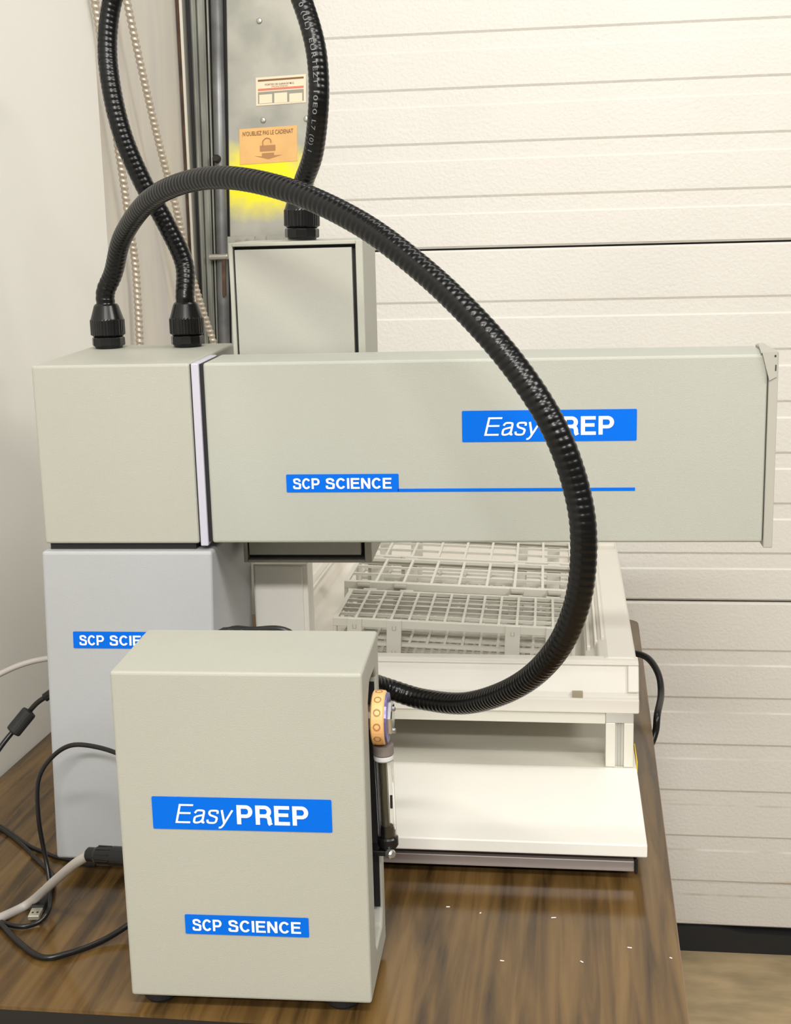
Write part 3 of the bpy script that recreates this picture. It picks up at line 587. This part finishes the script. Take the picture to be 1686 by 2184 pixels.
# ------------------------------------------------------------------ syringe pump
pm = thing('syringe_pump', (-0.1238, -0.1486, 0.0), 'greige metal syringe pump box with two blue labels at the table front', 'lab machine', rz=YAW)
PW, PD, PH, PHB, PZ = 0.2276, 0.1190, 0.3300, 0.3346, 0.0115
bm = bmesh.new()
def V(*c): return bm.verts.new(c)
fl = [V(0, 0, PZ), V(PW, 0, PZ), V(PW, 0, PH), V(0, 0, PH)]; bl = [V(0, PD, PZ), V(PW, PD, PZ), V(PW, PD, PHB), V(0, PD, PHB)]
bm.faces.new(fl); bm.faces.new(bl[::-1]); bm.faces.new((fl[0], bl[0], bl[1], fl[1])); bm.faces.new((fl[3], fl[2], bl[2], bl[3])); bm.faces.new((fl[0], fl[3], bl[3], bl[0]))
slot = [(0.036, 0.290), (0.050, 0.306), (0.090, 0.306), (0.100, 0.294), (0.100, 0.055), (0.092, 0.040), (0.050, 0.040), (0.040, 0.052)]
inn = [V(PW, y, z) for y, z in slot]; deep = [V(PW - 0.045, y, z) for y, z in slot]
outer_e = []
for a, b_ in ((fl[1], fl[2]), (fl[2], bl[2]), (bl[2], bl[1]), (bl[1], fl[1])):
    e_ = bm.edges.get((a, b_)) or bm.edges.new((a, b_)); outer_e.append(e_)
inner_e = [bm.edges.new((inn[i], inn[(i + 1) % 8])) for i in range(8)]
bmesh.ops.triangle_fill(bm, edges=outer_e + inner_e, use_beauty=True)
for i in range(8): bm.faces.new((inn[i], inn[(i + 1) % 8], deep[(i + 1) % 8], deep[i]))
bm.faces.new(deep)
pump = link('housing', bm, 'case', pm, loc=(0, 0, 0)); bevel_mod(pump, 0.0028, 3, 0.9)
def ppart(name, material, boxes, bev=0.0, parent=None):
    bm = bmesh.new()
    for bx in boxes: box(bm, *bx, bev, 2)
    return link(name, bm, material, parent or pm, loc=(0, 0, 0))
ppart('slot_lining', 'black', [(PW - 0.044, PW - 0.042, 0.041, 0.099, 0.055, 0.290), (PW - 0.044, PW - 0.002, 0.0960, 0.0985, 0.058, 0.290)])
ppart('slide_rail', 'purple', [(PW - 0.030, PW - 0.022, 0.080, 0.090, 0.060, 0.285)], 0.001)
for x in (0.022, PW - 0.030):
    for y in (0.022, PD - 0.022):
        bm = bmesh.new(); lathe(bm, [(0.014, 0.0), (0.016, 0.003), (0.016, PZ)], (x, y, 0), (0, 0, 1), 24); link('foot', bm, 'rubber', pm, loc=(0, 0, 0))
fP = lambda c: Vector(c)
sign(pump, 0.0317, 0.1968, 0.1808, 0.2121, 0.0, fP, 'easy')
sign(pump, 0.0560, 0.1717, 0.0771, 0.0964, 0.0, fP, 'scp')
# valve
KC = (0.0, 0.060, 0.2682)
bm = bmesh.new(); lathe(bm, [(0.0120, PW - 0.020), (0.0120, 0.2300)], (0, KC[1], KC[2]), (1, 0, 0), 24); link('valve_shaft', bm, 'silver', pm, loc=(0, 0, 0), smooth=False)
bm = bmesh.new(); lathe(bm, [(0.0235, 0.2286), (0.0252, 0.2298), (0.0252, 0.2400), (0.0235, 0.2412)], (0, KC[1], KC[2]), (1, 0, 0), 48); kn = link('valve_ring', bm, 'orange', pm, loc=(0, 0, 0))
for k in range(12):
    a = 2 * math.pi * (k + 0.5) / 12 + 0.27; d_ = Vector((0, math.cos(a), math.sin(a))); c_ = Vector((0.2350, KC[1], KC[2])) + d_ * 0.0246
    bm = bmesh.new(); lathe(bm, [(0.0036, 0.0), (0.0036, 0.0008), (0.0026, 0.0009), (0.0018, -0.0), ], c_, d_, 14); link('dimple', bm, 'ink_light', kn, loc=(0, 0, 0))
bm = bmesh.new(); lathe(bm, [(0.0232, 0.2410), (0.0232, 0.2432), (0.0170, 0.2440)], (0, KC[1], KC[2]), (1, 0, 0), 40); link('valve_flange', bm, 'purple', pm, loc=(0, 0, 0))
bm = bmesh.new(); lathe(bm, [(0.0165, 0.2436), (0.0165, 0.2466), (0.0140, 0.2476)], (0, KC[1], KC[2]), (1, 0, 0), 6); vh = link('valve_hub', bm, 'silver', pm, loc=(0, 0, 0))
for sg in (-1, 1):
    bm = bmesh.new(); lathe(bm, [(0.0024, 0), (0.0024, 0.002), (0.0016, 0.003)], (0.2474, KC[1] - 0.006, KC[2] + sg * 0.0105), (1, 0, 0), 10); link('port_screw', bm, 'silver', vh, loc=(0, 0, 0))
# syringe
s0 = Vector((0.2374, 0.060, 0.2330)); s1 = Vector((0.2395, 0.060, 0.1440)); ax = (s1 - s0).normalized()
bm = bmesh.new(); lathe(bm, [(0.0098, -0.0090), (0.0098, 0.0000), (0.0090, 0.001)], s0, ax, 28); link('syringe_collar', bm, 'collar', pm, loc=(0, 0, 0), smooth=False)
bm = bmesh.new(); lathe(bm, [(0.0093, 0.0012), (0.0095, 0.0022), (0.0095, 0.0050), (0.0088, 0.0062)], s0, ax, 28); link('syringe_ring', bm, 'ring', pm, loc=(0, 0, 0))
bm = bmesh.new()
L_ = (s1 - s0).length - 0.003
lathe(bm, [(0.0088, 0.0064), (0.0088, L_), (0.0070, L_), (0.0070, 0.0064)], s0, ax, 32); gl = link('syringe_barrel', bm, 'glass', pm, loc=(0, 0, 0), smooth=False)
bm = bmesh.new(); lathe(bm, [(0.0040, 0.008), (0.0040, L_ + 0.004)], s0 + Vector((-0.0012, 0, 0)), ax, 16); link('plunger_rod', bm, 'rod', pm, loc=(0, 0, 0))
bm = bmesh.new(); lathe(bm, [(0.0064, L_ - 0.014), (0.0068, L_ - 0.012), (0.0068, L_ - 0.004), (0.005, L_ - 0.0035)], s0, ax, 20); link('plunger_tip', bm, 'gland', pm, loc=(0, 0, 0))
bm = bmesh.new(); box(bm, 0.2434, 0.2458, 0.0510, 0.0520, 0.182, 0.195); link('barrel_mark', bm, 'black', gl, loc=(0, 0, 0))
bm = bmesh.new(); lathe(bm, [(0.0085, L_ - 0.004), (0.0100, L_ - 0.002), (0.0100, L_ + 0.005), (0.0080, L_ + 0.008)], s0, ax, 24); link('syringe_base', bm, 'gland', pm, loc=(0, 0, 0))
ppart('syringe_bracket', 'gland', [(PW - 0.020, 0.2440, 0.052, 0.070, 0.1330, 0.1385)], 0.001)
bm = bmesh.new(); lathe(bm, [(0.0032, 0), (0.0046, 0.0015), (0.0046, 0.006), (0.0030, 0.0075)], (0.2400, 0.0500, 0.1375), (0.75, -0.6, 0.1), 12); link('knurled_screw', bm, 'screw', pm, loc=(0, 0, 0))

# ------------------------------------------------------------------ conduit hoses
def W(local, f=lambda c: Vector(c)):
    c = f(local); return MO + Vector((c.x * math.cos(YAW) - c.y * math.sin(YAW), c.x * math.sin(YAW) + c.y * math.cos(YAW), c.z))
def gland(root, name, base, axis, s=1.0):
    o = Vector(base) - root; R1 = 0.0196 * s
    seg = 36; z = Vector(axis).normalized()
    bm = bmesh.new(); lathe(bm, [(0.0160 * s, 0.0002), (0.0168 * s, 0.003 * s)], o, z, 28)
    lathe(bm, [(0.0186 * s, 0.0028 * s), (R1 * 1.0, 0.0040 * s), (R1 * 1.0, 0.0115 * s), (0.0186 * s, 0.0130 * s)], o, z, 10)
    nut = link(name, bm, 'gland', root_obj[0], loc=(0, 0, 0))
    bm = bmesh.new(); x = z.orthogonal().normalized(); y = z.cross(x); rings = []
    for r_, h, kn_ in ((0.0165, 0.0131, 0), (0.0190, 0.0150, 0), (0.0200, 0.0160, 1), (0.0200, 0.0330, 1), (0.0194, 0.0345, 0), (0.0145, 0.0500, 0), (0.0128, 0.0520, 0), (0.0118, 0.0520, 0)):
        rings.append([bm.verts.new(o + z * h * s + (x * math.cos(2 * math.pi * k / 72) + y * math.sin(2 * math.pi * k / 72)) * (r_ * s + (0.0004 if kn_ and k % 2 else 0))) for k in range(72)])
    for a, b_ in zip(rings, rings[1:]):
        for k in range(72): bm.faces.new((a[k], a[(k + 1) % 72], b_[(k + 1) % 72], b_[k]))
    bm.faces.new(rings[0][::-1]); bm.faces.new(rings[-1])
    link('gland_cap', bm, 'gland', root_obj[0], loc=(0, 0, 0))
root_obj = [None]
HR = 0.0113
def hose_mesh(path, o, pitch, amp):
    def rad(s, th):
        u = (s / pitch + th / (2 * math.pi)) % 1.0
        w_ = 1 - abs(2 * u - 0.9) if u < 0.95 else 0.0
        return HR * (1 - amp) + HR * amp * max(0.0, min(1.0, 1.6 * (1 - abs(2 * u - 1))))
    bm = bmesh.new(); tube(bm, path, rad, 22, o); return bm
H1 = [(-0.2593, 0.2968, 0.6365), (-0.2576, 0.2946, 0.6504), (-0.2473, 0.2809, 0.6778), (-0.2184, 0.2417, 0.7198), (-0.1520, 0.1552, 0.7568), (-0.0670, 0.0712, 0.7683), (0.0183, 0.0023, 0.7526), (0.0971, -0.0555, 0.7189), (0.1590, -0.0969, 0.6761), (0.2086, -0.1300, 0.6314), (0.2457, -0.1491, 0.5881), (0.2724, -0.1592, 0.5449), (0.2888, -0.1611, 0.4988), (0.2950, -0.1636, 0.4562), (0.2907, -0.1544, 0.4020), (0.2722, -0.1264, 0.3488), (0.2371, -0.0598, 0.2938), (0.1844, 0.0263, 0.2451), (0.1334, 0.0780, 0.2292), (0.0953, 0.0849, 0.2375), (0.0704, 0.0545, 0.2566), (0.0527, 0.0044, 0.2752), (0.0476, -0.0300, 0.2866)]
H2 = [(-0.1624, 0.2971, 0.6347), (-0.1624, 0.2987, 0.6428), (-0.1676, 0.3016, 0.6867), (-0.1868, 0.2954, 0.7358), (-0.2065, 0.2859, 0.7786), (-0.2247, 0.2785, 0.8312), (-0.2352, 0.2782, 0.8883), (-0.2372, 0.2831, 0.9401), (-0.2249, 0.2844, 0.9901), (-0.1900, 0.2788, 1.0417), (-0.1375, 0.2711, 1.0711), (-0.0813, 0.2573, 1.0669), (-0.0325, 0.2400, 1.0248), (-0.0029, 0.2223, 0.9678), (0.0145, 0.2095, 0.9176), (0.0190, 0.2076, 0.8791), (0.0167, 0.2100, 0.8411), (0.0045, 0.2361, 0.7996), (-0.0086, 0.2668, 0.7664), (-0.0152, 0.2830, 0.7491)]
g1 = W((0.0375, 0.181, 0.5825), up); g2 = W((0.1340, 0.181, 0.5825), up); g3 = W((0.2800, 0.160, 0.7031), up)
up_ax = Vector((0, -0.01, 1))
h1 = thing('conduit_hose', tuple(g1), 'black ribbed conduit hose arching from the sampler head to behind the pump', 'hose', 'black conduit hoses'); root_obj[0] = h1
gland(g1, 'gland_nut', g1 + Vector((0, 0, 0.0002)), up_ax)
H1[0] = tuple(g1 + Vector((0, -0.0005, 0.045))); H1[1] = tuple(g1 + Vector((0.0005, -0.001, 0.066)))
H1[-1] = (0.0476, -0.0110, 0.2835); path, L1 = spline(H1, 0.0012); link('hose_tube', hose_mesh(path, g1, 0.0064, 0.055), 'hose', h1, smooth=True, loc=(0, 0, 0))
gland(g1, 'gland_nut', Vector(H1[-1]) + Vector((-0.001, -0.0125, 0.002)), (0.10, 1, -0.25), 0.9)
h2 = thing('conduit_hose', tuple(g2), 'black ribbed conduit hose looping up out of view and down to the slider box', 'hose', 'black conduit hoses'); root_obj[0] = h2
gland(g2, 'gland_nut', g2 + Vector((0, 0, 0.0002)), up_ax)
H2[0] = tuple(g2 + Vector((0, -0.0005, 0.045))); H2[1] = tuple(g2 + Vector((0, -0.001, 0.060)))
H2[-1] = tuple(g3 + Vector((0.001, -0.001, 0.045))); H2[-2] = tuple(g3 + Vector((0.004, -0.004, 0.062)))
gland(g2, 'gland_nut', g3 + Vector((0, 0, 0.0002)), Vector((0.03, -0.02, 1)))
path2, L2 = spline(H2, 0.0012); link('hose_tube', hose_mesh(path2, g2, 0.0064, 0.04), 'hose', h2, smooth=True, loc=(0, 0, 0))
# printed lettering wrapped on the hose: follows the tube surface
def wrap_print(s, start, length, h, side, flip):
    vs, fs = text_geo(s, 0.004, 0.0, 0.0, 1.15)
    ax_, bx_ = min(v.x for v in vs), max(v.x for v in vs); out = []
    T, N = frames(path2); seg = L2 / (len(path2) - 1)
    for v in vs:
        u = (v.x - ax_) / (bx_ - ax_); s_ = start + u * length
        i = min(len(path2) - 2, int(s_ / seg)); f = s_ / seg - i
        p = path2[i].lerp(path2[i + 1], f); t_ = T[i]
        a = side - t_ * side.dot(t_); a.normalize(); b_ = t_.cross(a)
        off = (v.y - 0.36) * h * flip; th = off / HR
        out.append(p + (a * math.cos(th) + b_ * math.sin(th)) * (HR + 0.0003) - g2)
    return out, fs
text_part('printed_lettering', [wrap_print('TC6LH-1/2B  TSEB 0 (UL)  EURTEZT 10E0 L7 (0) 1', L2 * 0.655, L2 * 0.265, 0.0068, Vector((-0.10, -1, 0.08)), -1)], 'print', h2).location = (0, 0, 0)
text_part('printed_lettering', [wrap_print('CO(  1EST 2  E TRONELIT  ', L2 * 0.165, L2 * 0.245, 0.0060, Vector((-1.0, -0.75, 0.0)), -1)], 'print', h2).location = (0, 0, 0)

# ------------------------------------------------------------------ cords on the table
def cord(name, pts, r, material, label, cat='cable', parent_parts=None, step=0.004, group=None):
    o = Vector(pts[-1] if pts[-1][2] < pts[0][2] else pts[0])
    t = thing(name, tuple(o), label, cat, group); path, L = spline(pts, step)
    bm = bmesh.new(); tube(bm, path, r, 10, o); link('cord', bm, material, t, smooth=True, loc=(0, 0, 0)); return t, o
cord('signal_cord', [(-0.1578, 0.0119, 0.1705), (-0.1830, 0.0303, 0.1769), (-0.2182, 0.0467, 0.1795), (-0.2483, 0.0498, 0.1791), (-0.2725, 0.0515, 0.1627), (-0.2876, 0.0496, 0.1376), (-0.2896, 0.0466, 0.0980), (-0.2871, 0.0474, 0.0592), (-0.2808, 0.0404, 0.0352), (-0.2733, 0.0231, 0.0140), (-0.2654, -0.0033, 0.0120), (-0.2738, -0.0122, 0.0040), (-0.2907, -0.0214, 0.0040), (-0.3217, -0.0103, 0.0040), (-0.3572, 0.0090, 0.0040), (-0.4100, 0.0500, 0.0040), (-0.4650, 0.1000, 0.0040)], 0.0026, 'cord', 'black cord standing in a loop before the tower and lying on the table')
t, o = cord('usb_cable', [(-0.4598, 0.2266, 0.0030), (-0.4191, 0.2120, 0.0030), (-0.3704, 0.1699, 0.0030), (-0.3277, 0.1241, 0.0030), (-0.2992, 0.0920, 0.0050), (-0.2878, 0.0641, 0.0060), (-0.2857, 0.0480, 0.0060)], 0.0026, 'cord', 'black usb cable with its metal plug lying on the table')
d_ = Vector((0.010, -0.066, -0.001)); c0 = Vector((-0.2895, 0.050, 0.0060)) - o; q = d_.normalized().to_track_quat('Y', 'Z').to_matrix()
bm = bmesh.new(); box(bm, -0.0075, 0.0075, -0.010, 0.0380, -0.0045, 0.0045, 0.0020, 3, lambda c: q @ c + c0); pb = link('plug_body', bm, 'rubber', t, loc=(0, 0, 0))
bm = bmesh.new(); box(bm, -0.0060, 0.0060, 0.0380, 0.0560, -0.0024, 0.0024, 0.0004, 1, lambda c: q @ c + c0); link('plug_shell', bm, 'usb_metal', t, loc=(0, 0, 0))
bm = bmesh.new(); box(bm, -0.0035, -0.0015, 0.0470, 0.0495, 0.0024, 0.0027, 0, 1, lambda c: q @ c + c0); box(bm, 0.0015, 0.0035, 0.0470, 0.0495, 0.0024, 0.0027, 0, 1, lambda c: q @ c + c0); link('plug_hole', bm, 'black', pb, loc=(0, 0, 0))
cord('power_cord', [(-0.4600, 0.0750, 0.0040), (-0.4100, 0.0500, 0.0040), (-0.3642, 0.0240, 0.0040), (-0.3179, -0.0129, 0.0040), (-0.2772, -0.0527, 0.0040), (-0.2412, -0.0786, 0.0040), (-0.2160, -0.0675, 0.0040), (-0.1920, -0.0452, 0.0050), (-0.1710, -0.0248, 0.0120), (-0.1589, -0.0141, 0.0200)], 0.0032, 'cord', 'black cord curving across the table toward the back of the pump box')
cord('thin_cord', [(-0.4674, 0.2427, 0.0030), (-0.4179, 0.2161, 0.0030), (-0.3603, 0.1669, 0.0030), (-0.3328, 0.1504, 0.0030), (-0.3139, 0.1396, 0.0030), (-0.2815, 0.1302, 0.0030)], 0.0026, 'cord', 'thin black cord running under the tower corner')
t, o = cord('grey_cable', [(-0.1936, -0.0523, 0.1048), (-0.2161, -0.0384, 0.0868), (-0.2531, -0.0094, 0.0507), (-0.2988, 0.0225, 0.0060), (-0.3166, -0.0095, 0.0060), (-0.3351, -0.0375, 0.0060), (-0.3850, -0.0900, 0.0060), (-0.4300, -0.1250, 0.0060)], 0.0050, 'grey_cord', 'thick grey cable with black round plug beside the pump box')
pl0 = Vector((-0.1960, -0.0535, 0.1050)); pd = Vector((0.0720, -0.0150, 0.0060)).normalized()
bm = bmesh.new(); lathe(bm, [(0.0060, 0.0), (0.0076, 0.002), (0.0076, 0.0095), (0.0066, 0.010)], pl0 - o, pd, 24); link('plug_neck', bm, 'gland', t, loc=(0, 0, 0))
bm = bmesh.new()
lathe(bm, [(0.0076, 0.0095), (0.0092, 0.0130), (0.0096, 0.030), (0.0100, 0.0305), (0.0102, 0.0700)], pl0 - o, pd, 24); pg = link('plug_grip', bm, 'gland', t, loc=(0, 0, 0))
bm = bmesh.new(); zz = pd; xx = zz.orthogonal().normalized(); yy = zz.cross(xx)
for k in range(10):
    a = 2 * math.pi * k / 10; dr = xx * math.cos(a) + yy * math.sin(a); path = [pl0 - o + zz * h + dr * 0.0096 for h in (0.014, 0.020, 0.029)]; tube(bm, path, 0.0007, 5)
link('grip_ridge', bm, 'gland', pg, loc=(0, 0, 0))
FR = [(-0.3083, 0.1567, 0.1989), (-0.3164, 0.1552, 0.1964), (-0.3299, 0.1515, 0.1871), (-0.3461, 0.1455, 0.1677), (-0.3660, 0.1275, 0.1426), (-0.3844, 0.0867, 0.1049), (-0.4200, 0.0650, 0.0400), (-0.4550, 0.0300, 0.0040), (-0.4800, -0.0200, 0.0040)]
t, o = cord('ferrite_cord', FR, 0.0030, 'cord', 'black cord with ferrite bead hanging from the left side of the tower')
a_, b_ = Vector(FR[2]).lerp(Vector(FR[3]), 0.35), Vector(FR[3]).lerp(Vector(FR[4]), 0.42); dd = (b_ - a_)
bm = bmesh.new(); lathe(bm, [(0.0040, 0), (0.0082, 0.0012), (0.0090, 0.003), (0.0090, dd.length - 0.003), (0.0082, dd.length - 0.0012), (0.0040, dd.length)], a_ - o, dd, 20); link('ferrite_bead', bm, 'rubber', t, loc=(0, 0, 0))
bm = bmesh.new(); lathe(bm, [(0.0030, -0.004), (0.0052, -0.003), (0.0052, 0.010), (0.0042, 0.012)], Vector(FR[1]) - o, Vector(FR[1]) - Vector(FR[2]), 16); link('strain_relief', bm, 'gland', t, loc=(0, 0, 0))
cord('pale_cable', [(-0.3189, 0.1828, 0.2336), (-0.3261, 0.1818, 0.2332), (-0.3463, 0.1783, 0.2294), (-0.3682, 0.1738, 0.2218), (-0.3955, 0.1674, 0.2078), (-0.4228, 0.1590, 0.1841), (-0.4550, 0.1450, 0.1100), (-0.4740, 0.1100, 0.0300), (-0.4800, 0.0700, 0.0045), (-0.4780, 0.0200, 0.0045)], 0.0034, 'grey_cord', 'pale grey cable leaving the left side of the tower near the wall')
cord('mains_cord', [(0.3504, 0.7824, 0.0570), (0.3836, 0.7877, 0.0613), (0.4082, 0.7701, 0.0595), (0.4229, 0.7382, 0.0442), (0.4251, 0.7035, 0.0235), (0.4159, 0.6481, 0.0098), (0.4130, 0.6400, -0.0140), (0.4020, 0.6300, -0.0360), (0.3800, 0.6200, -0.0460)], 0.0052, 'cord', 'thick black mains cord hanging over the right table edge')
bm = bmesh.new()
t = thing('cord_bundle', (-0.02, 0.04, 0.0), 'folded black cord bundle showing above the top of the pump box', 'cable')
for k in range(5):
    pth, _ = spline([(-0.075 + 0.004 * k, 0.012, 0.0), (-0.065 + 0.003 * k, 0.010, 0.18), (-0.055, 0.008 - 0.004 * k, 0.298 + 0.002 * k), (-0.02, 0.006 - 0.004 * k, 0.3125 - 0.0012 * k), (0.030, 0.004 - 0.004 * k, 0.300 - 0.003 * k), (0.055, 0.002, 0.18), (0.064 - 0.004 * k, 0.0, 0.0)], 0.005)
    tube(bm, pth, 0.0034, 8)
link('bundled_cord', bm, 'cord', t, smooth=True, loc=(0, 0, 0))

# paper crumbs on the table
def zt(x, y, a, l, label):
    bm = bmesh.new(); c_, s_ = math.cos(a), math.sin(a)
    box(bm, -l, l, -0.0007, 0.0007, 0.0, 0.0006, 0.0002, 1, lambda c: Vector((c.x * c_ - c.y * s_, c.x * s_ + c.y * c_, c.z)))
    link('paper_crumb', bm, 'letter', loc=(x, y, 0.0002), tag={'label': label, 'category': 'crumb', 'group': 'paper crumbs on the table'})
CL = ['white paper crumb on the table closest to the pump box', 'smallest speck-like white crumb on the table below the deck rail', 'longest white paper crumb, on the table below the middle of the deck rail',
      'leftmost white paper crumb of the row nearest the table front', 'slanting white paper crumb in the middle of the front row', 'white paper crumb on the table below the right end of the deck rail', 'white paper crumb lying closest to the right table edge']
for (x, y, a, l), lb in zip([(0.1557, 0.0646, 0.1000, 0.0020), (0.1911, 0.0544, 1.2000, 0.0012), (0.2684, 0.0510, 0.2000, 0.0026), (0.2185, -0.0386, -0.2000, 0.0020), (0.2967, -0.0335, -0.8000, 0.0018), (0.3447, -0.0028, -0.2000, 0.0022), (0.3841, -0.0188, -0.6000, 0.0014)], CL): zt(x, y, a, l, lb)
